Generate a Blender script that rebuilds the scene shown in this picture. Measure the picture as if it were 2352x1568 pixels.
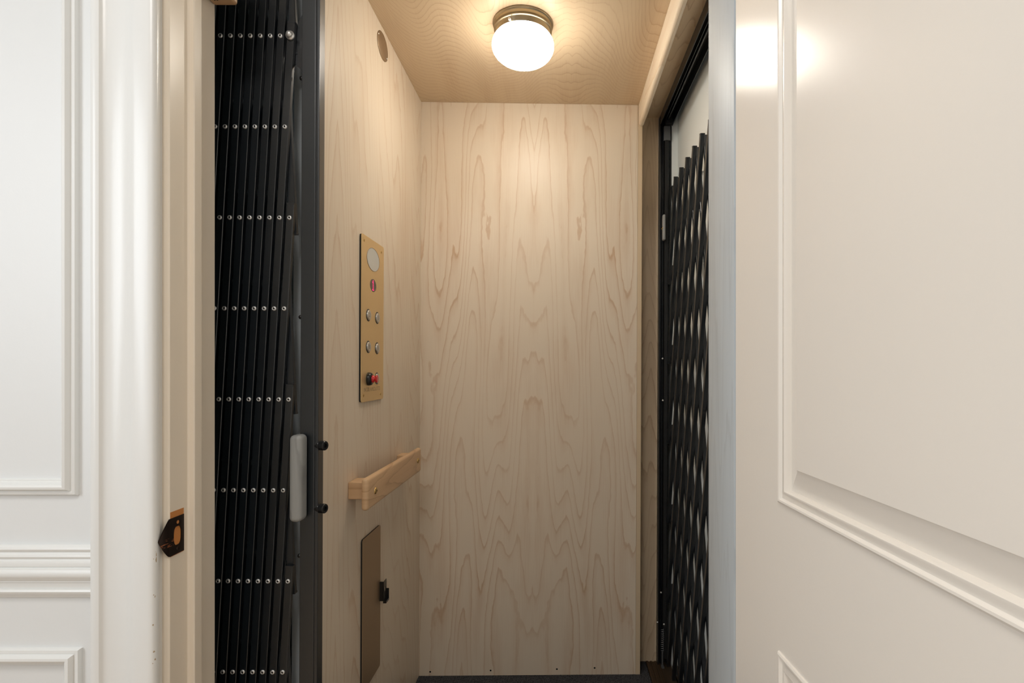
import bpy, bmesh, math, random
from mathutils import Vector, Matrix, noise

random.seed(7)
S = bpy.context.scene
for o in list(bpy.data.objects):
    bpy.data.objects.remove(o)
C = S.collection

# ------------------------------------------------------------------ camera, light, exposure
F = 1250.0                       # focal length in pixels of the 2352 px wide frame
CX, CY, EYE = 1285.0, 840.0, 1.123
cam_d = bpy.data.cameras.new('camera')
cam_d.sensor_width = 36.0
cam_d.lens = F / 2352 * 36
cam_d.shift_x = (1176 - CX) / 2352
cam_d.shift_y = (CY - 784) / 2352
cam_d.clip_start = 0.01
cam = bpy.data.objects.new('camera', cam_d)
cam.location = (0, 0, EYE)
cam.rotation_euler = (math.pi / 2, 0, 0)
C.objects.link(cam)
S.camera = cam

W = bpy.data.worlds.new('world')
S.world = W
W.use_nodes = True
W.node_tree.nodes['Background'].inputs[0].default_value = (0.75, 0.85, 1.0, 1)
W.node_tree.nodes['Background'].inputs[1].default_value = 0.3

S.view_settings.view_transform = 'Standard'
S.view_settings.look = 'None'
S.view_settings.gamma = 1
S.view_settings.use_curve_mapping = False
S.view_settings.exposure = 0.90


def area(name, loc, target, sx, sy, power, col, spread=math.pi):
    d = bpy.data.lights.new(name, 'AREA')
    d.shape = 'RECTANGLE'
    d.size, d.size_y, d.energy, d.color, d.spread = sx, sy, power, col, spread
    o = bpy.data.objects.new(name, d)
    o.location = loc
    o.rotation_euler = (Vector(target) - Vector(loc)).to_track_quat('-Z', 'Y').to_euler()
    C.objects.link(o)
    return o


# the hall behind the camera: a flush ceiling lamp and daylight from a window to the left
area('hall_ceiling_light', (-0.35, -0.35, 2.42), (-0.35, -0.35, 0), 0.5, 0.5, 7.5, (1.0, 0.96, 0.92))
area('hall_window_light', (-1.74, -0.35, 1.45), (0.3, -0.05, 1.15), 0.8, 1.3, 10.5, (0.86, 0.93, 1.0))
LAMP_E = 20.5                    # glow of the cab's globe

# ------------------------------------------------------------------ helpers


def P(px, py, Y):
    """world point seen at a pixel, at depth Y"""
    return Vector(((px - CX) * Y / F, Y, EYE - (py - CY) * Y / F))


def box(bm, x0, x1, y0, y1, z0, z1, bev=0.0, seg=2):
    m = Matrix.Translation(((x0 + x1) / 2, (y0 + y1) / 2, (z0 + z1) / 2)) @ Matrix.Diagonal((x1 - x0, y1 - y0, z1 - z0, 1))
    r = bmesh.ops.create_cube(bm, size=1, matrix=m)
    if bev:
        es = list({e for v in r['verts'] for e in v.link_edges})
        bmesh.ops.bevel(bm, geom=es, offset=bev, segments=seg, profile=0.5, affect='EDGES')
    return bm


def prism(bm, pts, lo, hi, axis='z'):
    """polygon pts (a,b) extruded along axis"""
    def mk(a, b, t):
        return {'z': (a, b, t), 'x': (t, a, b), 'y': (a, t, b)}[axis]
    A = [bm.verts.new(mk(a, b, lo)) for a, b in pts]
    B = [bm.verts.new(mk(a, b, hi)) for a, b in pts]
    n = len(pts)
    for i in range(n):
        bm.faces.new((A[i], A[(i + 1) % n], B[(i + 1) % n], B[i]))
    bm.faces.new(A)
    bm.faces.new(B[::-1])
    bmesh.ops.recalc_face_normals(bm, faces=bm.faces[:])
    return bm


def lathe(bm, prof, n=48, M=Matrix.Identity(4), smooth=True, sx=1.0, sy=1.0, mats=None):
    """profile (r, h) spun about local z; closed with caps where r is 0"""
    rings = []
    for r, h in prof:
        if r < 1e-7:
            rings.append([bm.verts.new(M @ Vector((0, 0, h)))])
        else:
            rings.append([bm.verts.new(M @ Vector((sx * r * math.cos(2 * math.pi * k / n), sy * r * math.sin(2 * math.pi * k / n), h))) for k in range(n)])
    fs = []
    for j, (a, b) in enumerate(zip(rings, rings[1:])):
        for k in range(n):
            k2 = (k + 1) % n
            if len(a) == 1 and len(b) == 1:
                continue
            if len(a) == 1:
                f = bm.faces.new((a[0], b[k], b[k2]))
            elif len(b) == 1:
                f = bm.faces.new((a[k], b[0], a[k2]))
            else:
                f = bm.faces.new((a[k], b[k], b[k2], a[k2]))
            f.smooth = smooth
            if mats:
                f.material_index = mats[j]
            fs.append(f)
    bmesh.ops.recalc_face_normals(bm, faces=fs)
    return bm


def rect_loops(bm, u0, u1, v0, v1, prof, mk, fill=False):
    """mitred frame: profile of (inset, height) run round a rectangle"""
    L = []
    for d, h in prof:
        L.append([bm.verts.new(mk(u, v, h)) for u, v in ((u0 + d, v0 + d), (u1 - d, v0 + d), (u1 - d, v1 - d), (u0 + d, v1 - d))])
    for a, b in zip(L, L[1:]):
        for k in range(4):
            bm.faces.new((a[k], a[(k + 1) % 4], b[(k + 1) % 4], b[k]))
    if fill:
        bm.faces.new(L[-1])
    return bm


def rrect(w, h, r, n=6):
    pts = []
    for cx, cy, a0 in ((w / 2 - r, h / 2 - r, 0), (-w / 2 + r, h / 2 - r, 90), (-w / 2 + r, -h / 2 + r, 180), (w / 2 - r, -h / 2 + r, 270)):
        for k in range(n + 1):
            a = math.radians(a0 + 90 * k / n)
            pts.append((cx + r * math.cos(a), cy + r * math.sin(a)))
    return pts


def obj(name, bm, mat, parent=None, **props):
    me = bpy.data.meshes.new(name)
    bm.to_mesh(me)
    bm.free()
    for m in (mat if isinstance(mat, (list, tuple)) else [mat]):
        me.materials.append(m)
    o = bpy.data.objects.new(name, me)
    C.objects.link(o)
    if parent:
        o.parent = parent
    for k, v in props.items():
        o[k] = v
    return o


def new():
    return bmesh.new()


def soften(o, deg=32):
    me = o.data
    b = bmesh.new()
    b.from_mesh(me)
    for e in b.edges:
        e.smooth = len(e.link_faces) == 2 and e.calc_face_angle(9) < math.radians(deg)
    for f in b.faces:
        f.smooth = True
    b.to_mesh(me)
    b.free()
    return o


def bevel_mod(o, w, seg=2):
    m = o.modifiers.new('bevel', 'BEVEL')
    m.width, m.segments, m.limit_method, m.angle_limit = w, seg, 'ANGLE', math.radians(40)
    return o


def thing(name, label, cat, loc=(0, 0, 0), rotz=0, group=None):
    o = bpy.data.objects.new(name, None)
    o.empty_display_size = 0.05
    C.objects.link(o)
    o.location = loc
    o.rotation_euler = (0, 0, rotz)
    o['label'], o['category'] = label, cat
    if group:
        o['group'] = group
    return o


def struct(name, label, loc=(0, 0, 0)):
    o = bpy.data.objects.new(name, None)
    o.empty_display_size = 0.05
    C.objects.link(o)
    o.location = loc
    o['kind'], o['label'] = 'structure', label
    return o


# ------------------------------------------------------------------ materials


def srgb(r, g, b):
    f = lambda c: (c / 255 / 12.92) if c / 255 <= 0.04045 else ((c / 255 + 0.055) / 1.055) ** 2.4
    return (f(r), f(g), f(b), 1)


def mat(name, col, rough=0.5, metal=0.0, spec=0.5, bump=None, coat=0.0, aniso=None):
    m = bpy.data.materials.new(name)
    m.use_nodes = True
    nt = m.node_tree
    b = nt.nodes['Principled BSDF']
    b.inputs['Base Color'].default_value = col
    b.inputs['Roughness'].default_value = rough
    b.inputs['Metallic'].default_value = metal
    b.inputs['Specular IOR Level'].default_value = spec
    b.inputs['Coat Weight'].default_value = coat
    if bump:
        sc, st, dist = bump[:3]
        tc = nt.nodes.new('ShaderNodeTexCoord')
        n = nt.nodes.new('ShaderNodeTexNoise')
        n.inputs['Scale'].default_value = sc
        n.inputs['Detail'].default_value = 3
        if len(bump) > 3:
            mp = nt.nodes.new('ShaderNodeMapping')
            mp.inputs['Scale'].default_value = bump[3]
            nt.links.new(tc.outputs['Object'], mp.inputs[0])
            nt.links.new(mp.outputs[0], n.inputs['Vector'])
        else:
            nt.links.new(tc.outputs['Object'], n.inputs['Vector'])
        bp = nt.nodes.new('ShaderNodeBump')
        bp.inputs['Strength'].default_value = st
        bp.inputs['Distance'].default_value = dist
        nt.links.new(n.outputs['Fac'], bp.inputs['Height'])
        nt.links.new(bp.outputs[0], b.inputs['Normal'])
    return m


def plywood(name, base, line, along='z', across='x', seam=None, seed=0.0, steep=12.0, wide=7.0, freq=8.0, straight=0.0, rough=0.42, seam2=None, contrast=1.0):
    """rotary cut birch: contour lines of a stretched height field, book-matched about a seam"""
    m = bpy.data.materials.new(name)
    m.use_nodes = True
    nt = m.node_tree
    N, L = nt.nodes, nt.links

    def math_(op, a, b=None, c=None):
        n = N.new('ShaderNodeMath')
        n.operation = op
        for i, v in enumerate((a, b, c)):
            if v is None:
                continue
            if isinstance(v, (int, float)):
                n.inputs[i].default_value = v
            else:
                L.new(v, n.inputs[i])
        return n.outputs[0]
    bs = N['Principled BSDF']
    tc = N.new('ShaderNodeTexCoord')
    sp = N.new('ShaderNodeSeparateXYZ')
    L.new(tc.outputs['Object'], sp.inputs[0])
    ax = {'x': sp.outputs[0], 'y': sp.outputs[1], 'z': sp.outputs[2]}
    u, v = ax[across], ax[along]
    if seam is not None:
        u = math_('ABSOLUTE', math_('SUBTRACT', u, seam))
    # fine wobble so that contour lines look feathered
    def tex(su, sv, off, detail=2.0, rgh=0.5, dist=0.0):
        cb = N.new('ShaderNodeCombineXYZ')
        L.new(math_('MULTIPLY', u, su), cb.inputs[0])
        L.new(math_('MULTIPLY', v, sv), cb.inputs[1])
        cb.inputs[2].default_value = off + seed
        n = N.new('ShaderNodeTexNoise')
        n.inputs['Scale'].default_value = 1.0
        n.inputs['Detail'].default_value = detail
        n.inputs['Roughness'].default_value = rgh
        n.inputs['Distortion'].default_value = dist
        L.new(cb.outputs[0], n.inputs['Vector'])
        return n.outputs['Fac']
    big = tex(freq, 0.75, 0.0, 1.0)
    mid = tex(freq * 3.0, 2.0, 11.0, 1.5)
    fine = tex(70.0, 22.0, 23.0, 2.0)
    h = math_('MULTIPLY', v, steep)
    h = math_('ADD', h, math_('MULTIPLY', big, wide * 2.2))
    h = math_('ADD', h, math_('MULTIPLY', mid, wide * 0.20))
    h = math_('ADD', h, math_('MULTIPLY', fine, 0.30))
    if straight:
        h = math_('ADD', h, math_('MULTIPLY', u, straight))
    fr = math_('FRACT', h)
    rp = N.new('ShaderNodeValToRGB')
    e = rp.color_ramp.elements
    e[0].position, e[0].color = 0.0, (0.0, 0, 0, 1)
    e[1].position, e[1].color = 1.0, (0.0, 0, 0, 1)
    for p, c in ((0.50, 0.06), (0.82, 0.32), (0.93, 1.0), (0.97, 0.75)):
        q = e.new(p)
        q.color = (c, c, c, 1)
    L.new(fr, rp.inputs[0])
    # line strength varies from place to place
    vary = tex(5.0, 1.6, 37.0, 1.0)
    st = math_('MULTIPLY', rp.outputs[0], math_('MULTIPLY_ADD', vary, 0.8, 0.05))
    pores = tex(420.0, 9.0, 51.0, 2.0)
    st2 = math_('ADD', math_('MULTIPLY', st, contrast), math_('MULTIPLY', math_('SUBTRACT', pores, 0.5), 0.38))
    flame = tex(14.0, 2.2, 71.0, 2.0)
    st2 = math_('ADD', st2, math_('MULTIPLY', math_('SUBTRACT', flame, 0.5), 0.7))
    cl = N.new('ShaderNodeClamp')
    L.new(st2, cl.inputs[0])
    mx = N.new('ShaderNodeMix')
    mx.data_type = 'RGBA'
    L.new(cl.outputs[0], mx.inputs[0])
    mx.inputs[6].default_value = base
    mx.inputs[7].default_value = line
    L.new(mx.outputs[2], bs.inputs['Base Color'])
    bs.inputs['Roughness'].default_value = rough
    bs.inputs['Specular IOR Level'].default_value = 0.45
    bp = N.new('ShaderNodeBump')
    bp.inputs['Strength'].default_value = 0.06
    bp.inputs['Distance'].default_value = 0.001
    L.new(pores, bp.inputs['Height'])
    L.new(bp.outputs[0], bs.inputs['Normal'])
    return m


BB, BL = srgb(227, 212, 191), srgb(196, 160, 124)
M = {}
M['ply_back'] = plywood('birch_back', BB, BL, 'z', 'x', seam=-0.095, seed=3.1, steep=3.6, wide=6.6, freq=7.0, straight=9, contrast=1.1)
M['ply_left'] = plywood('birch_left', BB, BL, 'z', 'y', seam=1.23, seed=8.7, steep=5, wide=3.6, freq=7.5, straight=26, contrast=0.9)
M['ply_ceil'] = plywood('birch_ceiling', srgb(222, 200, 168), srgb(182, 142, 104), 'y', 'x', seam=0.035, seed=15.2, steep=30, wide=17.0, freq=4.2, contrast=0.8, rough=0.38)
M['ply_return'] = plywood('birch_return', srgb(222, 200, 170), srgb(180, 146, 112), 'z', 'x', seed=21.0, steep=8, wide=4, freq=14)
M['ply_soffit'] = plywood('birch_soffit', srgb(222, 200, 170), srgb(180, 146, 112), 'y', 'x', seed=27.0, steep=10, wide=5, freq=12)
M['oak'] = plywood('maple_solid', srgb(214, 178, 138), srgb(160, 116, 78), 'y', 'z', seed=33.0, steep=5, wide=2.2, freq=14, rough=0.4)
M['maple_trim'] = plywood('maple_trim', srgb(244, 228, 204), srgb(220, 190, 154), 'y', 'z', seed=39.0, steep=2, wide=1.4, freq=20, rough=0.4)
M['edge_band'] = mat('edge_band', srgb(214, 192, 160), 0.5)
M['grey_wood'] = plywood('bare_maple_handle', srgb(156, 157, 155), srgb(124, 124, 122), 'z', 'x', seed=45.0, steep=3, wide=1.6, freq=40, rough=0.5)
M['primed'] = plywood('primed_jamb', srgb(192, 199, 203), srgb(158, 162, 164), 'z', 'y', seed=51.0, steep=3, wide=3.2, freq=22, rough=0.5, contrast=0.55)
M['wall_paint'] = mat('white_wall_paint', srgb(232, 232, 230), 0.42, bump=(260, 0.12, 0.0006))
M['trim_paint'] = mat('white_trim_paint', srgb(236, 235, 231), 0.27, bump=(60, 0.18, 0.0012, (1, 1, 0.12)))
M['jamb_paint'] = mat('bounce_tinted_jamb_paint', srgb(240, 227, 208), 0.35, bump=(55, 0.25, 0.0012, (1, 1, 0.1)))  # cream tint puts the warm bounce from cab lamp and wood into the paint
M['door_paint'] = mat('white_door_paint', srgb(238, 231, 221), 0.22, bump=(170, 0.10, 0.0008))
M['black'] = mat('black_textured_enamel', srgb(9, 17, 23), 0.33, spec=0.9, bump=(1100, 0.12, 0.0003))
M['black_plain'] = mat('black_plastic', srgb(24, 24, 25), 0.28)
M['black_dull'] = mat('black_dull', srgb(19, 20, 21), 0.6)
M['rivet'] = mat('bright_steel', srgb(232, 232, 230), 0.36, 0.7)
M['hole'] = mat('dark_hole', srgb(12, 12, 12), 0.8)
M['brass'] = mat('brass', srgb(205, 172, 110), 0.28, 1.0)
M['bronze_plate'] = mat('satin_bronze_plate', srgb(224, 196, 146), 0.45, 0.65, bump=(900, 0.12, 0.0003))
M['bronze_dark'] = mat('satin_bronze_dark', srgb(166, 144, 118), 0.45, 0.75, bump=(900, 0.12, 0.0003))
M['nickel'] = mat('brushed_nickel', srgb(178, 164, 138), 0.30, 1.0, bump=(40, 0.2, 0.0004, (1, 1, 20)))
M['button'] = mat('satin_steel_button', srgb(196, 194, 190), 0.33, 0.9)
M['lens'] = mat('frosted_lens', srgb(206, 205, 198), 0.5)
M['display'] = mat('display_window', srgb(70, 56, 50), 0.25)
M['red'] = mat('red_plastic', srgb(205, 30, 36), 0.22, coat=0.3)
M['oil_bronze'] = mat('oil_rubbed_bronze', srgb(54, 42, 36), 0.33, 0.8, bump=(120, 0.3, 0.0006))
M['raw_wood'] = mat('raw_pine', srgb(196, 128, 66), 0.65, bump=(150, 0.5, 0.001, (1, 1, 0.2)))
M['sill'] = mat('bronze_sill', srgb(98, 80, 62), 0.5, 0.8)
M['shaft'] = mat('hoistway_paint', srgb(228, 232, 230), 0.6, bump=(30, 0.1, 0.001))
M['hall_floor'] = plywood('hall_floor_oak', srgb(206, 182, 156), srgb(160, 130, 100), 'y', 'x', seed=60, steep=6, wide=5, freq=9, rough=0.35)
M['grey_metal'] = mat('grey_metal', srgb(120, 122, 124), 0.4, 0.6)

g = bpy.data.materials.new('lit_globe')
g.use_nodes = True
gb = g.node_tree.nodes['Principled BSDF']
gb.inputs['Base Color'].default_value = (0.9, 0.9, 0.88, 1)
gb.inputs['Roughness'].default_value = 0.15
gb.inputs['Emission Color'].default_value = (1.0, 0.92, 0.80, 1)
gb.inputs['Emission Strength'].default_value = LAMP_E
M['globe'] = g
# emission falloff added on the globe's shoulder to keep the ceiling from overexposing
_n, _l = g.node_tree.nodes, g.node_tree.links
_tc, _sp, _mr = _n.new('ShaderNodeTexCoord'), _n.new('ShaderNodeSeparateXYZ'), _n.new('ShaderNodeMapRange')
_l.new(_tc.outputs['Object'], _sp.inputs[0])
_l.new(_sp.outputs[2], _mr.inputs[0])
_mr.inputs[1].default_value, _mr.inputs[2].default_value = -.075, -.045
_mr.inputs[3].default_value, _mr.inputs[4].default_value = LAMP_E, LAMP_E * 0.22
_l.new(_mr.outputs[0], gb.inputs['Emission Strength'])
r_ = bpy.data.materials.new('red_led')
r_.use_nodes = True
rb = r_.node_tree.nodes['Principled BSDF']
rb.inputs['Base Color'].default_value = (0.5, 0.0, 0.05, 1)
rb.inputs['Emission Color'].default_value = (1.0, 0.01, 0.12, 1)
rb.inputs['Emission Strength'].default_value = 1.6
M['led'] = r_



def blotch(name, base_mat, col, centre, half, scale, thr, stretch=(1, 1, 1)):
    # a copy of a material with chips of another colour inside a soft box of object space
    m = M[base_mat].copy()
    m.name = name
    nt = m.node_tree
    N, L = nt.nodes, nt.links
    b = N['Principled BSDF']
    tc = N.new('ShaderNodeTexCoord')
    mp = N.new('ShaderNodeMapping')
    mp.inputs['Scale'].default_value = stretch
    L.new(tc.outputs['Object'], mp.inputs[0])
    n = N.new('ShaderNodeTexNoise')
    n.inputs['Scale'].default_value = scale
    n.inputs['Detail'].default_value = 3
    L.new(mp.outputs[0], n.inputs['Vector'])
    gt = N.new('ShaderNodeMath')
    gt.operation = 'GREATER_THAN'
    L.new(n.outputs['Fac'], gt.inputs[0])
    gt.inputs[1].default_value = thr
    sp = N.new('ShaderNodeSeparateXYZ')
    L.new(tc.outputs['Object'], sp.inputs[0])
    out = gt.outputs[0]
    for k in range(3):
        cp = N.new('ShaderNodeMath')
        cp.operation = 'COMPARE'
        L.new(sp.outputs[k], cp.inputs[0])
        cp.inputs[1].default_value, cp.inputs[2].default_value = centre[k], half[k]
        mu = N.new('ShaderNodeMath')
        mu.operation = 'MULTIPLY'
        L.new(out, mu.inputs[0])
        L.new(cp.outputs[0], mu.inputs[1])
        out = mu.outputs[0]
    mx = N.new('ShaderNodeMix')
    mx.data_type = 'RGBA'
    L.new(out, mx.inputs[0])
    mx.inputs[6].default_value = b.inputs['Base Color'].default_value
    mx.inputs[7].default_value = col
    L.new(mx.outputs[2], b.inputs['Base Color'])
    M[name] = m


blotch('casing_paint_chipped', 'trim_paint', srgb(176, 152, 116), (-.6318, .8495, .66), (.0016, .0060, .19), 150, .645, (1, 1, .7))
blotch('oil_bronze_worn', 'oil_bronze', srgb(196, 120, 78), (-.6225, .868, .8400), (.012, .018, .0075), 420, .57, (.2, .25, 1.4))

# carpet
m = bpy.data.materials.new('charcoal_carpet')
m.use_nodes = True
nt = m.node_tree
b = nt.nodes['Principled BSDF']
b.inputs['Roughness'].default_value = 0.95
tc = nt.nodes.new('ShaderNodeTexCoord')
n = nt.nodes.new('ShaderNodeTexNoise')
n.inputs['Scale'].default_value = 260
nt.links.new(tc.outputs['Object'], n.inputs['Vector'])
cr = nt.nodes.new('ShaderNodeValToRGB')
cr.color_ramp.elements[0].position, cr.color_ramp.elements[0].color = 0.35, srgb(34, 34, 36)
cr.color_ramp.elements[1].position, cr.color_ramp.elements[1].color = 0.7, srgb(78, 78, 80)
nt.links.new(n.outputs['Fac'], cr.inputs[0])
nt.links.new(cr.outputs[0], b.inputs['Base Color'])
M['carpet'] = m

# ------------------------------------------------------------------ the hall shell
HX0, HX1, HY0, WALL_Y, WALL_B = -1.80, 1.35, -1.80, 0.870, 0.985
JL, JR, HEAD = -0.624, 0.273, 2.045        # faces of the door jambs, underside of the head jamb
HALL_H = 2.45


def bstruct(name, label, parts, mt, **kw):
    bm = new()
    for p in parts:
        box(bm, *p, **kw)
    return obj(name, bm, mt, kind='structure', label=label)


bstruct('wall_hall_front', 'white painted hall wall round the elevator doorway',
        [(HX0, JL - 0.02, WALL_Y, WALL_B, 0, HALL_H), (JR + 0.02, HX1, WALL_Y, WALL_B, 0, HALL_H), (JL - 0.02, JR + 0.02, WALL_Y, WALL_B, HEAD + 0.02, HALL_H)], M['wall_paint'])
bstruct('wall_hall_left', 'white hall wall to the left behind the camera', [(HX0 - 0.1, HX0, HY0, WALL_B, 0, HALL_H)], M['wall_paint'])
bstruct('wall_hall_right', 'white hall wall behind the open door', [(HX1, HX1 + 0.1, HY0, WALL_B, 0, HALL_H)], M['wall_paint'])
bstruct('wall_hall_back', 'white hall wall behind the camera', [(HX0, HX1, HY0 - 0.1, HY0, 0, HALL_H)], M['wall_paint'])
bstruct('ceiling_hall', 'white hall ceiling', [(HX0, HX1, HY0, WALL_B, HALL_H, HALL_H + 0.1)], M['wall_paint'])
bstruct('floor_hall', 'oak floor of the hall', [(HX0, HX1, HY0, WALL_B, -0.1, -0.005)], M['hall_floor'])

# picture-frame mouldings on the wall left of the door, chair rail between them
FR = [(0, 0), (0.0, 0.004), (0.0015, 0.0075), (0.005, 0.0085), (0.0075, 0.0075), (0.0085, 0.0110), (0.011, 0.0145), (0.0145, 0.0155), (0.0175, 0.0135), (0.0185, 0.0095), (0.0210, 0.0085), (0.0225, 0.0060), (0.0245, 0.0058), (0.0255, 0)]
YW = WALL_Y


def wall_mk(u, v, h):
    return (u, YW - h, v)


bm = new()
x1 = (183 - CX) * YW / F
rect_loops(bm, -1.55, x1, EYE - (1135 - CY) * YW / F, 2.15, FR, wall_mk)
bmesh.ops.recalc_face_normals(bm, faces=bm.faces[:])
obj('trim_1', bm, M['trim_paint'], kind='structure', label='upper rectangular panel moulding on the wall left of the casing')
bm = new()
x1 = (190 - CX) * YW / F
rect_loops(bm, -1.55, x1, 0.16, EYE - (1486 - CY) * YW / F, FR, wall_mk)
bmesh.ops.recalc_face_normals(bm, faces=bm.faces[:])
obj('trim_2', bm, M['trim_paint'], kind='structure', label='lower rectangular panel moulding under the chair rail')

CAS_L, CAS_R = -0.7310, -0.630


def zy(py, Y):
    return EYE - (py - CY) * Y / F


rail = [(YW, zy(1250, YW))] + [(YW - h, zy(y, YW - h)) for y, h in (
    (1250, .004), (1253, .0070), (1257, .0100), (1262, .0108), (1266, .0098), (1268, .0078), (1270, .0085), (1274, .0112), (1279, .0120), (1282, .0108), (1284, .0088), (1286, .0092),
    (1289, .0118), (1296, .0128), (1301, .0124), (1303, .0104), (1305, .0112), (1307, .0150), (1310, .0170), (1316, .0184), (1322, .0186), (1327, .0172), (1330, .0145), (1332, .0115),
    (1334, .0105), (1337, .0106), (1338, .0092), (1347, .0084), (1352, .0072), (1353, .0098), (1355, .0118), (1359, .0128), (1363, .0120), (1366, .0090), (1367, .0065), (1371, .0040))] + [(YW, zy(1371, YW))]
o = obj('trim_3', prism(new(), rail, HX0, CAS_L - 0.0008, 'x'), M['trim_paint'], kind='structure', label='moulded white chair rail running up to the door casing')

# casings
cas = [(-.731, .870), (-.731, .850), (-.7300, .847), (-.7260, .8452), (-.7200, .845), (-.7165, .8463), (-.7150, .849), (-.7135, .8505), (-.7080, .8525), (-.700, .8535), (-.690, .8535), (-.6805, .8525),
       (-.6725, .8500), (-.6665, .8468), (-.6600, .8452), (-.6400, .8450), (-.6345, .8458), (-.6312, .8485), (-.6300, .8520), (-.6303, .858), (-.6325, .8618), (-.6350, .8632), (-.6350, .870)]
obj('trim_4', prism(new(), cas, 0, HEAD + 0.1, 'z'), M['casing_paint_chipped'], kind='structure', label='fluted white door casing left of the opening')
cas2 = [(-x - 0.351 - (0 if True else 0), y) for x, y in cas]
obj('trim_5', prism(new(), [(x + 0.006, y) for x, y in cas2], 0, HEAD + 0.1, 'z'), M['trim_paint'], kind='structure', label='white door casing right of the opening, behind the open door')
bm = new()
box(bm, -.631, .285, .846, .869, HEAD + 0.008, HEAD + 0.1, 0.003)
obj('trim_6', bm, M['trim_paint'], kind='structure', label='head casing over the opening')

# jambs
jl = [(JL - .0195, YW), (JL - .0195, WALL_B), (JL, WALL_B), (JL, .936), (JL + .0085, .936), (JL + .0098, .934), (JL + .0100, .9165), (JL + .0085, .9150), (JL + .0020, .9150), (JL, .9125), (JL, .8720), (JL - .002, YW)]
obj('trim_7', prism(new(), jl, 0, HEAD, 'z'), M['jamb_paint'], kind='structure', label='left door jamb with its stop, its cream paint tinted for warm bounce light')
bm = new()
box(bm, JR, JR + .0195, .852, WALL_B + 0.012, 0, HEAD, 0.001)
obj('trim_8', bm, M['primed'], kind='structure', label='grey washed bare wood right door jamb')
bm = new()
box(bm, JL - .0195, JR + .0195, YW, WALL_B, HEAD, HEAD + .0195, 0.001)
obj('trim_9', bm, M['jamb_paint'], kind='structure', label='head jamb over the opening')

# ------------------------------------------------------------------ hoistway
SX = 0.445
bstruct('wall_hoistway_right', 'white hoistway wall seen through the lattice gate', [(SX, SX + .1, WALL_B, 2.40, -.2, 2.75)], M['shaft'])
bstruct('wall_hoistway_back', 'white hoistway wall behind the cab', [(-1.05, SX, 2.30, 2.40, -.2, 2.75)], M['shaft'])
bstruct('wall_hoistway_left', 'unlit hoistway wall left of the cab', [(-1.15, -1.05, WALL_B, 2.40, -.2, 2.75)], M['shaft'])
bstruct('wall_hoistway_return', 'grey hoistway wall corner beside the gate channel', [(.4225, SX, 2.048, 2.30, -.2, 2.7)], M['shaft'])
bstruct('ceiling_hoistway', 'lid over the hoistway', [(-1.05, SX, WALL_B, 2.30, 2.70, 2.75)], M['shaft'])
bstruct('floor_hoistway', 'hoistway floor under the cab', [(-1.05, SX, WALL_B, 2.30, -.2, -.06)], M['black_dull'])
bm = new()
for y in (1.665,):
    prism(bm, [(SX, y), (SX - .004, y), (SX - .009, y + .006), (SX - .005, y + .013), (SX - .008, y + .02), (SX - .003, y + .028), (SX, y + .028)], 0.02, 1.72, 'z')
obj('trim_10', bm, M['shaft'], kind='structure', label='upright mouldings on the hoistway side wall')
bstruct('floor_landing', 'dark landing threshold outside the side gate', [(.4245, SX, 1.0, 2.047, -.05, -.004)], M['sill'])

# ------------------------------------------------------------------ the cab
cab = []                          # everything that hangs from the slightly out-of-plumb cab
CEIL = EYE + 0.953
LX = -0.504
YBL, YBR = 1.969, 1.986
BX0, BX1 = LX, 0.299
CF = 1.150                        # front end of the cab side wall
RY = 2.073                        # plane of the return panel

# back wall, a thick plywood panel
wb = struct('wall_back', 'back wall of the cab in book-matched birch plywood')
bm = new()
bx1 = BX1 - 0.017
yb = lambda x: YBL + (YBR - YBL) * (x - BX0) / (BX1 - BX0)
prism(bm, [(BX0 - .02, yb(BX0 - .02)), (bx1, yb(bx1)), (bx1, yb(bx1) + .085), (BX0 - .02, yb(BX0) + .09)], 0.0, CEIL, 'z')
obj('plywood_panel', bm, M['ply_back'], wb)
bm = new()
prism(bm, [(bx1 + .0006, yb(bx1) - .001), (BX1 - .0015, yb(BX1) - .001), (BX1, yb(BX1)), (BX1, yb(BX1) + .085), (bx1 + .0006, yb(bx1) + .085)], 0.0, CEIL, 'z')
obj('edge_strip', bm, M['edge_band'], wb, label='pale solid edge strip on the right of the back wall')
for px, py in ((992, 1541), (1130, 1539), (1282, 1537), (1369, 1535)):
    p = P(px, py, YBR - .010)
    p.y = yb(p.x) - .0004
    bm = new()
    lathe(bm, [(0, .0), (.0019, .0), (.0031, .0004), (.0033, .0)], 16, Matrix.Translation(p) @ Matrix.Rotation(math.pi / 2, 4, 'X'))
    obj('screw_hole', bm, M['hole'], wb)
cab.append(wb)

wl = bstruct('wall_left', 'left cab wall in birch plywood carrying the control panel', [(LX - .019, LX, CF, YBL + .01, 0.0, CEIL)], M['ply_left'])
cab.append(wl)
rt = struct('wall_right', 'return panel and post at the back of the side opening')
bm = new()
box(bm, BX1 - .01, .3735, RY, RY + .018, 0.0, CEIL - .006)
obj('return_panel', bm, M['ply_return'], rt)
cab.append(rt)
bm = new()
box(bm, LX - .019, .288, 1.02, YBR + .09, CEIL + .0005, CEIL + .018)
cl = obj('ceiling', bm, M['ply_ceil'], kind='structure', label='birch plywood cab ceiling with swirling grain')
cab.append(cl)
bm = new()
box(bm, .288, .376, 1.02, RY + .02, CEIL - .006, CEIL + .018)
cab.append(obj('ceiling_soffit', bm, M['ply_soffit'], kind='structure', label='narrow birch soffit between the header trim and the gate track'))
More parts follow.
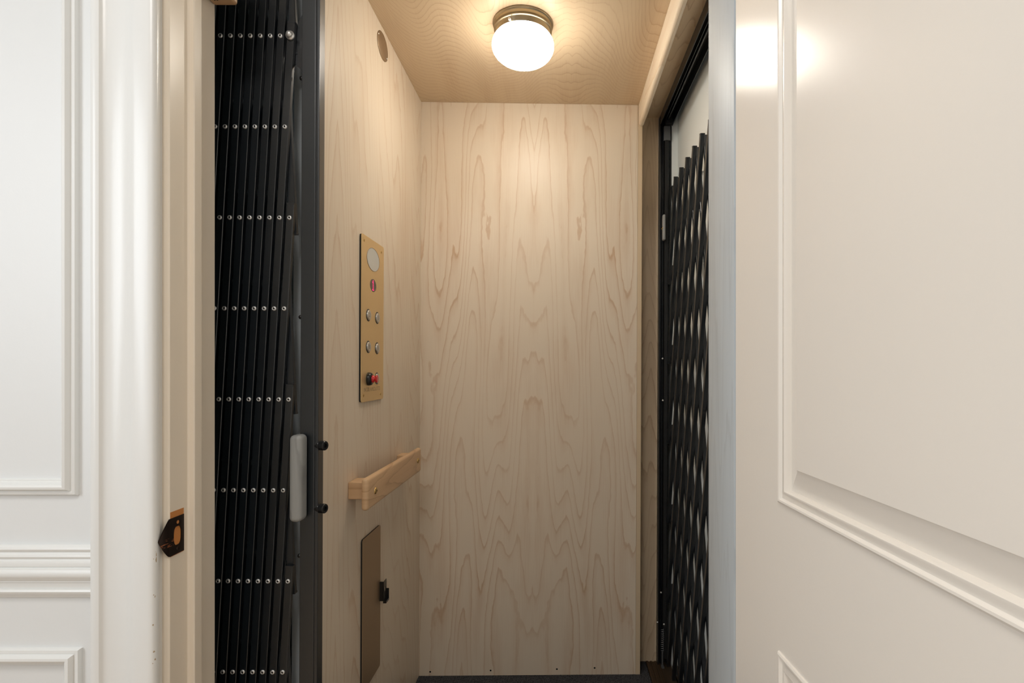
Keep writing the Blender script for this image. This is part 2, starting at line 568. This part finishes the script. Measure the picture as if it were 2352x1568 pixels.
# header trim board, rounded lower edge
bm = new()
tz = 1.997
R = .010
pts = [(.2845, CEIL - .0005), (.2845, tz + R)]
for k in range(1, 9):
    a = math.pi + math.pi * k / 9
    pts.append((.2945 + .010 * math.cos(a), tz + R + R * math.sin(a)))
pts += [(.3045, tz + R), (.3045, CEIL - .0065), (.2875, CEIL - .0065), (.2875, CEIL - .0005)]
prism(bm, pts, 1.03, 1.9805, 'y')
ht = obj('trim_11', bm, M['maple_trim'], kind='structure', label='pale maple header trim board along the right of the cab ceiling')
bevel_mod(ht, .003, 3)
cab.append(ht)

# floor: looped carpet with a ragged edge
bm = new()
nx, ny = 330, 300
cx0, cx1, cy0, cy1 = LX, .332, 1.02, RY
rows = []
for j in range(ny + 1):
    y = cy0 + (cy1 - cy0) * j / ny
    row = []
    for i in range(nx + 1):
        x = cx0 + (cx1 - cx0) * i / nx
        h = .0018 * math.sin(x * 900) * math.sin(y * 1100 + 1.5 * math.sin(x * 60)) + .0022 * noise.noise(Vector((x * 160, y * 160, 0)))
        row.append(bm.verts.new((x, y, h - .001)))
    rows.append(row)
for a, b in zip(rows, rows[1:]):
    for i in range(nx):
        bm.faces.new((a[i], a[i + 1], b[i + 1], b[i]))
fl = obj('floor', bm, M['carpet'], kind='structure', label='charcoal looped carpet on the cab floor')
fs = struct('floor_base', 'cab floor platform under the carpet')
bm = new()
box(bm, LX - .019, .41, 1.02, RY + .02, -.05, -.006)
obj('platform', bm, M['black_dull'], fs)
cab += [fl, fs]

# ------------------------------------------------------------------ ceiling lamp
lx, ly = (1198 - CX) * 1.521 / F, 1.521
lamp = thing('ceiling_lamp', 'round flush lamp with a lit white mushroom globe on the cab ceiling', 'lamp', (lx, ly, CEIL))
bm = new()
lathe(bm, [(0, -.0002), (.0835, -.0002), (.0843, -.002), (.0835, -.0042), (.0800, -.0048), (.0795, -.006), (.0790, -.0165), (.0805, -.0175), (.0808, -.0190), (.0795, -.0202), (.0765, -.0205), (.0758, -.022), (.0750, -.0390), (.0735, -.0415), (.070, -.042), (0, -.040)], 72)
obj('canopy', bm, M['nickel'], lamp, label='brushed metal canopy')
bm = new()
a_, c_ = .0865, .0500
prof = [(0.0640, -.036)]
for k in range(0, 25):
    t = math.radians(47 - 137 * k / 24)
    prof.append((a_ * math.cos(t) ** 0.93 if k < 24 else 0, -.0605 + c_ * math.sin(t)))
lathe(bm, prof, 72)
obj('globe', bm, M['globe'], lamp, label='lit white glass globe')
for ang in (-112, 8, 128):
    a = math.radians(ang)
    bm = new()
    Mx = Matrix.Rotation(a, 4, 'Z') @ Matrix.Translation((.0750, 0, -.0325)) @ Matrix.Rotation(math.pi / 2, 4, 'Y')
    lathe(bm, [(0, 0), (.0016, 0), (.0016, .004), (.0034, .004), (.0038, .0055), (.0038, .009), (.003, .0105), (0, .0108)], 16, Mx)
    obj('thumb_screw', bm, M['rivet'], lamp)
cab.append(lamp)

# ------------------------------------------------------------------ things on the left wall


def LW(px, py, X=LX):
    Y = X * F / (px - CX)
    return Y, EYE - (py - CY) * Y / F


WM = Matrix(((0, 0, 1, 0), (1, 0, 0, 0), (0, 1, 0, 0), (0, 0, 0, 1)))   # local x -> Y, y -> Z, z -> X


def text_mesh(name, s, size, parent, loc, mt, depth=0.0003):
    cu = bpy.data.curves.new('tmp', 'FONT')
    cu.body, cu.size, cu.extrude, cu.align_x, cu.align_y = s, size, depth, 'CENTER', 'CENTER'
    t = bpy.data.objects.new('tmp', cu)
    C.objects.link(t)
    bpy.context.view_layer.update()
    me = bpy.data.meshes.new_from_object(t.evaluated_get(bpy.context.evaluated_depsgraph_get()))
    bpy.data.objects.remove(t)
    me.name = name
    me.materials.clear()
    me.materials.append(mt)
    o = bpy.data.objects.new(name, me)
    C.objects.link(o)
    o.parent = parent
    o.matrix_local = Matrix.Translation(loc)
    return o


def wall_thing(name, label, cat, Y, z):
    t = thing(name, label, cat)
    t.matrix_world = Matrix.Translation((LX, Y, z)) @ WM
    return t


# control panel
y0, zt0 = LW(830, 536, LX + .006)
y1, _ = LW(880.5, 600, LX + .006)
zb0 = LW(830, 926, LX + .006)[1]
pw, ph = y1 - y0, zt0 - zb0
pcY, pcZ = (y0 + y1) / 2, (zt0 + zb0) / 2
cop = wall_thing('control_panel', 'tall bronze elevator control panel with buttons on the left cab wall', 'control panel', pcY, pcZ)
bm = new()
prism(bm, rrect(pw, ph, .007), .0038, .0060, 'z')
o = obj('faceplate', bm, M['bronze_plate'], cop)
bevel_mod(o, .0006, 2)
bm = new()
prism(bm, rrect(pw - .001, ph - .001, .007), 0, .0037, 'z')
obj('back_gasket', bm, M['black_dull'], cop)


def loc(px, py, dz=.0060):
    Y, z = LW(px, py, LX + .006)
    return Vector((Y - pcY, z - pcZ, dz))


p = loc(856, 598)
bm = new()
lathe(bm, [(0, .0003), (.0298, .0003), (.0298, 0)], 48, Matrix.Translation(p), sx=1.62, smooth=False)
obj('lens', bm, M['lens'], cop, label='round frosted white lens')
bm = new()
lathe(bm, [(.0298, 0), (.0298, .0008), (.0306, .0008), (.0308, 0)], 48, Matrix.Translation(p), sx=1.60)
obj('lens_rim', bm, M['bronze_dark'], cop)
p = loc(856.2, 657)
bm = new()
lathe(bm, [(0, .0003), (.0170, .0003), (.0170, 0)], 40, Matrix.Translation(p), sx=1.42, smooth=False)
dsp = obj('floor_display', bm, M['display'], cop, label='dark display window with a red dotted figure 1')
for i, (dx, dy) in enumerate([(0, 3), (0, 2), (-.9, 2), (0, 1), (0, 0), (0, -1), (0, -2), (0, -3), (-.9, -3), (.9, -3)]):
    bm = new()
    q = p + Vector((dx * .0042 - .001, dy * .0041, .0003))
    lathe(bm, [(0, .0009), (.0010, .0007), (.0014, 0)], 12, Matrix.Translation(q))
    obj('led_dot', bm, M['led'], dsp)
for s, px, py in (('2', 845.5, 725), ('3', 865.8, 731.5), ('B', 845.5, 798), ('1', 865.8, 801), ('', 865.5, 870)):
    p = loc(px, py)
    bm = new()
    lathe(bm, [(.0128, .0), (.0128, .0006), (.0162, .0006), (.0162, 0)], 40, Matrix.Translation(p))
    b_ = obj('button_collar', bm, M['black_plain'], cop)
    bm = new()
    lathe(bm, [(.0132, 0), (.0132, .0024), (.0124, .0034), (.0108, .0036), (0, .0036)], 40, Matrix.Translation(p))
    o = obj('push_button', bm, M['button'], cop, label=('steel push button marked ' + s) if s else 'plain steel push button beside the red knob')
    if s:
        text_mesh('numeral', s, .016, o, p + Vector((0, 0, .0036)), M['grey_metal'], .0002)
p = loc(846.0, 871.5)
bm = new()
lathe(bm, [(.0172, 0), (.0172, .004), (.0160, .0085), (.0130, .0110), (.0090, .0115), (0, .0110)], 40, Matrix.Translation(p))
st = obj('stop_bezel', bm, M['black_plain'], cop, label='black bezel of the stop switch')
bm = new()
lathe(bm, [(.0098, .0108), (.0098, .0142), (.0078, .0160), (.0068, .0178), (.0076, .0196), (.0098, .0212), (.0102, .0226), (.0095, .0240), (.0062, .0244), (0, .0241)], 40, Matrix.Translation(p))
obj('stop_knob', bm, M['red'], st, label='red pull knob')
for px, py in ((835.2, 552.5), (874.6, 580.5), (835.2, 909.5), (874.0, 905.5)):
    p = loc(px, py)
    bm = new()
    lathe(bm, [(0, .0004), (.0012, .0005), (.0030, .0010), (.0042, .0002), (.0042, 0)], 20, Matrix.Translation(p), mats=[1, 0, 0, 0])
    obj('screw', bm, [M['brass'], M['hole']], cop)
text_mesh('engraved_name', 'INCOLAMEDLXTD', .0150, cop, loc(855, 895) + Vector((0, 0, -.0001)), M['bronze_dark'], .0002)
cab.append(cop)

# round cover plate high on the wall
Y, z = LW(875, 108)
disc = wall_thing('round_cover_plate', 'small round brown metal cover plate high on the left cab wall', 'cover plate', Y, z)
bm = new()
lathe(bm, [(.0365, 0), (.0365, .0012), (.0358, .0018), (0, .0018)], 56, sx=1.24)
obj('plate', bm, M['bronze_dark'], disc)
for dx, dy in ((-.037, .014), (.037, -.014)):
    bm = new()
    lathe(bm, [(0, .0030), (.0014, .0028), (.0024, .0018)], 16, Matrix.Translation((dx, dy, 0)))
    obj('screw', bm, M['rivet'], disc)
cab.append(disc)

# lower access plate and its bracket
y0, zt0 = LW(835, 1242, LX + .0052)
y1, _ = LW(876, 1300, LX + .0052)
zb0 = .283
acc = wall_thing('access_plate', 'tall dark bronze access plate low on the left cab wall', 'access plate', (y0 + y1) / 2, (zt0 + zb0) / 2)
bm = new()
prism(bm, rrect(y1 - y0, zt0 - zb0, .007), .0036, .0052, 'z')
bevel_mod(obj('plate', bm, M['bronze_dark'], acc), .0006)
bm = new()
prism(bm, rrect(y1 - y0 - .001, zt0 - zb0 - .001, .007), 0, .0035, 'z')
obj('back_gasket', bm, M['black_dull'], acc)
bm = new()
zc = LW(866, 1364)[1] - (zt0 + zb0) / 2
yc = LW(873, 1364)[0] - (y0 + y1) / 2
# bent bracket with a hole: web standing off the plate between two flanges
hole = [(yc - .0 + .0045 * math.cos(t), zc + .002 + .008 * math.sin(t)) for t in [2 * math.pi * k / 32 for k in range(32)]]
hw, hh = .0125, .027


def outer(t):
    c, s = math.cos(t), math.sin(t)
    k = min(hw / abs(c) if abs(c) > 1e-6 else 9, hh / abs(s) if abs(s) > 1e-6 else 9)
    return (yc + k * c, zc + k * s)


out = [outer(2 * math.pi * k / 32) for k in range(32)]
for za, zb_ in ((.0155, .0170),):
    A = [bm.verts.new((a, b, za)) for a, b in out]
    A2 = [bm.verts.new((a, b, za)) for a, b in hole]
    B = [bm.verts.new((a, b, zb_)) for a, b in out]
    B2 = [bm.verts.new((a, b, zb_)) for a, b in hole]
    for k in range(32):
        q = (k + 1) % 32
        bm.faces.new((A[k], A[q], A2[q], A2[k]))
        bm.faces.new((B[k], B2[k], B2[q], B[q]))
        bm.faces.new((A[k], B[k], B[q], A[q]))
        bm.faces.new((A2[k], A2[q], B2[q], B2[k]))
bmesh.ops.recalc_face_normals(bm, faces=bm.faces[:])
box(bm, yc - hw, yc - hw + .0015, zc - hh, zc + hh, .0026, .0165)
box(bm, yc + hw - .0015, yc + hw, zc - hh - .006, zc + .0, .0160, .0240)
box(bm, yc - hw, yc + hw, zc - hh - .006, zc - hh, .0150, .0240)
obj('bracket', bm, M['black_plain'], acc, label='small black bent bracket with a hole')
cab.append(acc)

# handrail
hr = thing('handrail', 'flat maple handrail on two blocks along the left cab wall', 'handrail')
bm = new()
box(bm, -.4665, -.4495, 1.281, 1.775, .779, .8555, .0075, 4)
o = obj('rail', bm, M['oak'], hr)
o.rotation_euler = (0.0, 0, 0)
for f in o.data.polygons:
    f.use_smooth = True
for yb0 in (1.300, 1.690):
    bm = new()
    box(bm, LX, -.4660, yb0, yb0 + .055, .802, .843, .002)
    obj('mounting_block', bm, M['oak'], hr)
for yy, zz in ((1.333, .816), (1.733, .820)):
    bm = new()
    lathe(bm, [(.0082, 0), (.0080, .0016), (.0062, .0030), (.0024, .0038), (.0016, .0026), (0, .0024)], 24, Matrix.Translation((-.4495, yy, zz)) @ Matrix.Rotation(math.pi / 2, 4, 'Y'), mats=[0, 0, 0, 1, 1])
    obj('screw', bm, [M['brass'], M['hole']], hr)
cab.append(hr)

# ------------------------------------------------------------------ scissor gates
mesh_cache = {}


def slat_mesh(L, w, d):
    key = (round(L, 4), w, d)
    if key not in mesh_cache:
        bm = new()
        box(bm, -w / 2, w / 2, -d / 2, d / 2, 0, L, .0009, 1)
        for z in (0, L - .003):
            box(bm, -w / 2 - .0003, w / 2 + .0003, -d / 2 - .0002, d / 2 + .0002, z - .0005, z + .0035)
        me = bpy.data.meshes.new('slat')
        bm.to_mesh(me)
        bm.free()
        me.materials.append(M['black'])
        mesh_cache[key] = me
    return mesh_cache[key]


bm = new()
lathe(bm, [(0, .0010), (.0017, .0010), (.0018, .0022), (.0030, .0024), (.0043, .0014), (.0046, 0)], 20, mats=[1, 1, 0, 0, 0])
rivet_me = bpy.data.meshes.new('rivet')
bm.to_mesh(rivet_me)
bm.free()
rivet_me.materials.append(M['rivet'])
rivet_me.materials.append(M['hole'])


def lattice(gate, P0, du, nrm, hp, rp, r_n, U, par, ext, ext_b, w=.0145, d=.0100, front=+1, skip=None, rv=rivet_me):
    """front = +1: the layer on the nrm side runs to greater u going down"""
    du, nrm = Vector(du), Vector(nrm)
    P0 = Vector(P0)
    node = lambda u, r: P0 + du * (u * hp) + Vector((0, 0, -r * rp))
    ok = lambda u, r: 0 <= u <= U and 0 <= r <= r_n and (u + r + par) % 2 == 0
    for s in (1, -1):
        off = nrm * (d * .52 if s == front else -d * .52)
        for r in range(r_n + 1):
            for u in range(U + 1):
                if ok(u, r) and not ok(u - s, r - 1):
                    k = 0
                    while ok(u + s * (k + 1), r + k + 1):
                        k += 1
                    if k == 0:
                        continue
                    a, b = node(u, r), node(u + s * k, r + k)
                    dirv = (a - b).normalized()
                    eb = ext_b if r + k == r_n else ext
                    L = (a - b).length + ext + eb
                    o = bpy.data.objects.new('slat', slat_mesh(L, w, d))
                    C.objects.link(o)
                    o.parent = gate
                    zax = dirv
                    yax = -nrm
                    xax = yax.cross(zax).normalized()
                    mt = Matrix((xax, yax, zax)).transposed().to_4x4()
                    o.matrix_world = Matrix.Translation(b - dirv * eb + off) @ mt
    for r in range(r_n + 1 if rv else 0):
        for u in range(U + 1):
            if ok(u, r) and not (skip and skip(u, r)):
                o = bpy.data.objects.new('rivet', rv)
                C.objects.link(o)
                o.parent = gate
                q = nrm.to_track_quat('Z', 'Y').to_matrix().to_4x4()
                o.matrix_world = Matrix.Translation(node(u, r) + nrm * (d * 1.02)) @ q


# front gate, folded at the left of the opening
GY = 1.100
fg = thing('folding_gate', 'black scissor gate folded up at the left of the elevator opening', 'gate')
k_ = GY / F
gx0 = (663.5 - CX) * (GY - .010) / F
gz0 = EYE + (840 + 124.2 - 0) * 0 + EYE * 0 + (EYE - EYE)
zr0 = EYE + 755 * (GY - .010) / F                      # row at y = 85
rpf = 208.6 * (GY - .010) / F
lattice(fg, (gx0, GY, zr0 + rpf), (-1, 0, 0), (0, -1, 0), 11.45 * (GY - .01) / F, rpf, 10, 19, 1, .030, .10, skip=lambda u, r: (u == 0 and r == 1))
# leading post
bm = new()
pxr = -554 * 1.088 / F
pxl = -595 * 1.088 / F
prism(bm, [(pxl, 1.088), (pxr - .0085, 1.088), (pxr - .0075, 1.0892), (pxr - .0065, 1.088), (pxr - .001, 1.088), (pxr, 1.089), (pxr, 1.1125), (pxl, 1.1125)], .03, 2.035, 'z')
bevel_mod(obj('gate_post', bm, M['black'], fg), .0008)
# gusset plate behind the first rivet
bm = new()
g_ = [P(676, 73, 1.104), P(692, 38, 1.104), P(692, 166, 1.104), P(677, 152, 1.104), P(664, 160, 1.104), P(664, 66, 1.104)]
prism(bm, [(v.x, v.z) for v in g_], 1.1010, 1.1035, 'y')
obj('gusset_plate', bm, M['black'], fg)
bm = new()
p = P(663.5, 84, 1.088)
lathe(bm, [(.0085, -.001), (.0085, .003), (.0066, .003), (.0066, .0055), (.0052, .0085), (.0028, .0100), (0, .0104)], 6 * 4, Matrix.Translation(p) @ Matrix.Rotation(math.pi / 2, 4, 'X'))
obj('pivot_bolt', bm, M['rivet'], fg, label='larger domed steel pivot bolt')
# wooden handle
bm = new()
hz0, hz1 = EYE - 361 * 1.06 / F, EYE - 161 * 1.06 / F
hx0, hx1 = (667 - CX) * 1.062 / F, (695.5 - CX) * 1.062 / F
box(bm, hx0, hx1, 1.054, 1.0880, hz0, hz1, .0095, 5)
o = obj('handle', bm, M['grey_wood'], fg, label='pale wooden pull handle')
for f in o.data.polygons:
    f.use_smooth = True
for py in (1024.5, 1168.5):
    bm = new()
    z = EYE - (py - CY) * 1.096 / F
    Mx = Matrix.Translation((pxr, 1.096, z)) @ Matrix.Rotation(math.radians(-14), 4, 'Z') @ Matrix.Rotation(math.pi / 2, 4, 'Y')
    lathe(bm, [(.0092, -.006), (.0096, .001), (.0092, .0018), (.0096, .0026), (.0096, .0125), (.0086, .0138), (.0048, .0138), (.0048, .0090), (0, .0090)], 24, Mx)
    o = soften(obj('socket_bolt', bm, M['black_plain'], fg), 25)
for py in (182, 730, 1278):
    bm = new()
    p = P(690, py, 1.104)
    lathe(bm, [(0, .0035), (.003, .0032), (.0045, 0)], 16, Matrix.Translation(p) @ Matrix.Rotation(math.pi / 2, 4, 'X'))
    obj('small_bolt', bm, M['black_plain'], fg)
bm = new()
box(bm, -.95, .33, 1.080, 1.122, 2.036, 2.062, .001)
obj('track', bm, M['black'], fg)
cab.append(fg)
# cab front return seen beside the gate
bm = new()
box(bm, -.562, LX - .0195, 1.148, 1.166, .0, CEIL)
fr = obj('trim_12', bm, M['primed'], kind='structure', label='grey wood edge of the cab wall behind the folded gate')
cab.append(fr)

# side gate seen through the right opening
sg = thing('side_gate', 'black scissor gate drawn across the right side opening of the cab', 'gate')
GX = .4125
lattice(sg, (GX, 2.014, 1.758), (0, -1, 0), (-1, 0, 0), .0445, .1476, 11, 20, 0, .034, .115, d=.0120, front=-1, rv=None)
bm = new()
yp = 2.046
for a, b_, c, d_ in ((.3745, .3790, 2.050, 2.072), (.3800, .3835, 2.058, 2.072), (.3850, .3885, 2.050, 2.072), (.4055, .4090, 2.050, 2.072), (.3745, .4090, 2.066, 2.0725)):
    box(bm, a, b_, c, d_, 0.0, 2.064, .0005, 1)
obj('receiving_channel', bm, M['black'], sg)
bm = new()
box(bm, .3915, .4035, 2.034, 2.058, .03, 1.970, .001, 1)
obj('gate_post', bm, M['black_dull'], sg)
bm = new()
box(bm, .3930, .4150, 2.020, 2.050, 2.024, 2.060, .001)
obj('hanger_block', bm, M['black_dull'], sg)
bm = new()
box(bm, .3870, .4110, 2.034, 2.042, 1.968, 2.022, .001)
obj('hanger_bracket', bm, M['grey_metal'], sg, label='grey hanger bracket')
bm = new()
for a, b_, c, d_ in ((.376, .3785, 2.034, 2.069), (.3785, .4190, 2.062, 2.069), (.3905, .3925, 2.040, 2.064), (.4190, .4215, 2.028, 2.069), (.3970, .4010, 2.036, 2.064)):
    box(bm, a, b_, 1.04, 2.066, c, d_, .0004, 1)
obj('track', bm, M['black'], sg)
bm = new()
z1, z0 = EYE + 347 * 2.03 / F, EYE + 288 * 2.03 / F
box(bm, .3800, .3915, 2.012, 2.034, z0, z1, .0055, 3)
o = obj('handle', bm, M['grey_wood'], sg, label='pale wooden pull handle at the far post')
for dy in (-.006, .006):
    bm = new()
    lathe(bm, [(0, .003), (.002, .0025), (.003, 0)], 12, Matrix.Translation((.3799, 2.022 + dy, z0 + .045)) @ Matrix.Rotation(-math.pi / 2, 4, 'Y'))
    obj('screw', bm, M['brass'], o)
# spring and foot at the bottom
bm = new()
pts = []
T = 11
for k in range(T * 12 + 1):
    a = 2 * math.pi * k / 12
    pts.append(Vector((.3885 + .0045 * math.cos(a), 2.030 + .0045 * math.sin(a), .060 + .085 * k / (T * 12))))
ring = []
for k, p in enumerate(pts):
    q = pts[min(k + 1, len(pts) - 1)] - pts[max(k - 1, 0)]
    q.normalize()
    s = q.cross(Vector((0, 0, 1))).normalized()
    t = q.cross(s)
    ring.append([bm.verts.new(p + s * .0013 * math.cos(b) + t * .0013 * math.sin(b)) for b in (0, math.pi / 2, math.pi, 3 * math.pi / 2)])
for a, b_ in zip(ring, ring[1:]):
    for k in range(4):
        bm.faces.new((a[k], a[(k + 1) % 4], b_[(k + 1) % 4], b_[k]))
obj('coil_spring', bm, M['grey_metal'], sg)
bm = new()
box(bm, .3860, .3905, 2.026, 2.034, .006, .062)
box(bm, .3840, .3940, 2.020, 2.036, .0, .008)
obj('foot_bracket', bm, M['grey_metal'], sg)
for px, py in ((1522, 822), (1523, 918), (1521, 1360), (1515, 1434), (1528, 1433)):
    bm = new()
    p = P(px, py, 2.026)
    lathe(bm, [(0, .003), (.002, .0025), (.0034, 0)], 14, Matrix.Translation((p.x, 2.0295 if px > 1518 else 2.049, p.z)) @ Matrix.Rotation(math.pi / 2, 4, 'X'))
    obj('screw', bm, M['rivet'], sg)
cab.append(sg)

# grooved sill track on the floor
sl = thing('sill_track', 'grooved bronze sill track on the floor along the side opening', 'track')
bm = new()
prof = [(.334, -.004), (.334, .002), (.3375, .003), (.341, .003), (.3425, .0005), (.350, .0005), (.3515, .0035), (.3545, .0035), (.356, .0005), (.366, .0005), (.3675, .0035), (.3705, .0035), (.372, .0005), (.382, .0005), (.3835, .003), (.390, .002), (.424, .0), (.424, -.004)]
prism(bm, prof, 1.03, RY - .001, 'y')
obj('extrusion', bm, M['sill'], sl)
cab.append(sl)

# wooden block on the jamb, top left
bk = thing('stop_block', 'rounded maple block fixed high on the left jamb', 'block')
bm = new()
box(bm, JL, (548 - CX) * .984 / F, .9365, .984, 1.7725, 1.90, .0055, 4)
o = obj('block', bm, M['oak'], bk)
for px in (486, 490):
    bm = new()
    lathe(bm, [(0, .0012), (.0016, .0010), (.0024, 0)], 12, Matrix.Translation((JL + .012 + (px - 486) * .0012, .965, 1.7725)) @ Matrix.Rotation(math.pi, 4, 'X'))
    obj('pin', bm, M['hole'], bk)

# ------------------------------------------------------------------ strike plate
sp = thing('strike_plate', 'worn dark bronze strike plate let into the left door jamb', 'strike plate')
XS = JL + .0012
zA, zB = .8175, .8780
hy, hz = .8875, .8470                 # latch hole centre
bm = new()
box(bm, JL - .0002, JL + .0003, .8722, .9035, zA - .0012, zB + .010)
obj('mortise', bm, M['raw_wood'], sp, label='bare wood recess round the plate')
bm = new()
Nn = 48
yc_, zc_ = hy, hz
Ya, Yb = .8700, .9030


def ray_rect(t):
    c, s = math.cos(t), math.sin(t)
    k = 9
    if c > 1e-6: k = min(k, (Yb - yc_) / c)
    if c < -1e-6: k = min(k, (Ya - yc_) / c)
    if s > 1e-6: k = min(k, (zB - zc_) / s)
    if s < -1e-6: k = min(k, (zA - zc_) / s)
    return (yc_ + k * c, zc_ + k * s)


def hole_pt(t):
    return (yc_ + .0085 * math.copysign(abs(math.cos(t)) ** .6, math.cos(t)), zc_ + .0150 * math.copysign(abs(math.sin(t)) ** .8, math.sin(t)))


angs = sorted(list({round(2 * math.pi * k / Nn, 6) for k in range(Nn)} | {round(math.atan2(b - zc_, a - yc_) % (2 * math.pi), 6) for a in (Ya, Yb) for b in (zA, zB)}))
O = [ray_rect(t) for t in angs]
H = [hole_pt(t) for t in angs]
for X, flip in ((XS, False), (XS - .0010, True)):
    A = [bm.verts.new((X, a, b)) for a, b in O]
    Bv = [bm.verts.new((X, a, b)) for a, b in H]
    if X == XS:
        A1, B1 = A, Bv
    for k in range(len(angs)):
        q = (k + 1) % len(angs)
        bm.faces.new((A[k], A[q], Bv[q], Bv[k]))
for k in range(len(angs)):
    q = (k + 1) % len(angs)
    bm.faces.new((B1[k], B1[q], Bv[q], Bv[k]))
    bm.faces.new((A1[k], A1[q], A[q], A[k]))
# curved lip that wraps towards the hall
path = []
for k in range(13):
    s = k / 12
    a = s * math.radians(45)
    path.append((XS - .0200 * (1 - math.cos(a)), Ya - .0165 * math.sin(a) / math.sin(math.radians(45))))
zm, hh_ = (zA + zB) / 2, (zB - zA) / 2
for X_off in (0, -.0011):
    prev = None
    for k, (X, Y) in enumerate(path):
        h = hh_ * (1 - 0.97 * (k / 12) ** 1.45)
        cur = [bm.verts.new((X + X_off, Y, zm - .0015 * k / 12 + h * t)) for t in (-1, -.5, 0, .5, 1)]
        if prev:
            for i in range(4):
                bm.faces.new((prev[i], prev[i + 1], cur[i + 1], cur[i]))
        prev = cur
bmesh.ops.recalc_face_normals(bm, faces=bm.faces[:])
obj('plate', bm, M['oil_bronze_worn'], sp)
for zz, scr in ((.8685, False), (.8255, True)):
    bm = new()
    lathe(bm, [(.0038, 0), (.0038, .0006), (.0028, .0002), (0, .0003)], 20, Matrix.Translation((XS, .8880, zz)) @ Matrix.Rotation(math.pi / 2, 4, 'Y'), mats=[0, 0, 0 if scr else 1])
    obj('screw' if scr else 'screw_hole', bm, [M['oil_bronze'], M['raw_wood']], sp)

# ------------------------------------------------------------------ the open door on the right
al = math.atan(0.0624)
dr = struct('door_1', 'white raised-panel hall door standing open on the right')
dr.location = (.2752, .8495, 0)
dr.rotation_euler = (0, 0, -math.pi / 2 + al)
DW, DH, T = .880, 2.035, .0345
st_u = (.1450, DW - .1450)
rails = ((.010, .245), (.755, .9465), (1.885, DH))


def dpart(name, u0, u1, z0, z1):
    bm = new()
    box(bm, u0, u1, 0, T, z0, z1)
    return obj(name, bm, M['door_paint'], dr)


dpart('stile', 0, st_u[0], .010, DH)
dpart('stile', st_u[1], DW, .010, DH)
for z0, z1 in rails:
    dpart('rail', st_u[0], st_u[1], z0, z1)
DP = [(0, 0), (.0008, -.0022), (.0030, -.0034), (.0052, -.0030), (.0064, -.0006), (.0075, .0008), (.0115, -.0004), (.0150, -.0022), (.0178, -.0020), (.0192, .0015), (.0196, .0070), (.0500, -.0006), (.0504, -.0022), (.0512, -.0026)]
for z0, z1 in ((rails[0][1], rails[1][0]), (rails[1][1], rails[2][0])):
    bm = new()
    rect_loops(bm, st_u[0], st_u[1], z0, z1, DP[:11], lambda u, v, h: (u, h, v))
    bmesh.ops.recalc_face_normals(bm, faces=bm.faces[:])
    obj('panel_moulding', bm, M['door_paint'], dr)
    bm = new()
    rect_loops(bm, st_u[0], st_u[1], z0, z1, DP[10:], lambda u, v, h: (u, h, v), fill=True)
    rect_loops(bm, st_u[0], st_u[1], z0, z1, [(0.0, T - .004), (.01, T - .004)], lambda u, v, h: (u, h, v), fill=True)
    obj('raised_panel', bm, M['door_paint'], dr)
for z in (.25, 1.05, 1.82):
    bm = new()
    lathe(bm, [(0, 0), (.006, 0), (.006, .09), (0, .09)], 16, Matrix.Translation((-.008, T + .004, z)))
    obj('hinge', bm, M['oil_bronze'], dr)

for o in list(C.objects):
    if o.type == 'MESH' and (o.name.split('.')[0].startswith('trim_') or o.name.startswith('panel_moulding')) and not o.modifiers:
        soften(o)

# the whole cab hangs a quarter of a degree out of plumb
bpy.context.view_layer.update()
tilt = Matrix.Translation((-.1, 1.6, 1.1)) @ Matrix.Rotation(math.radians(.25), 4, 'Y') @ Matrix.Translation((.1, -1.6, -1.1))
for o in cab:
    o.matrix_world = tilt @ o.matrix_world
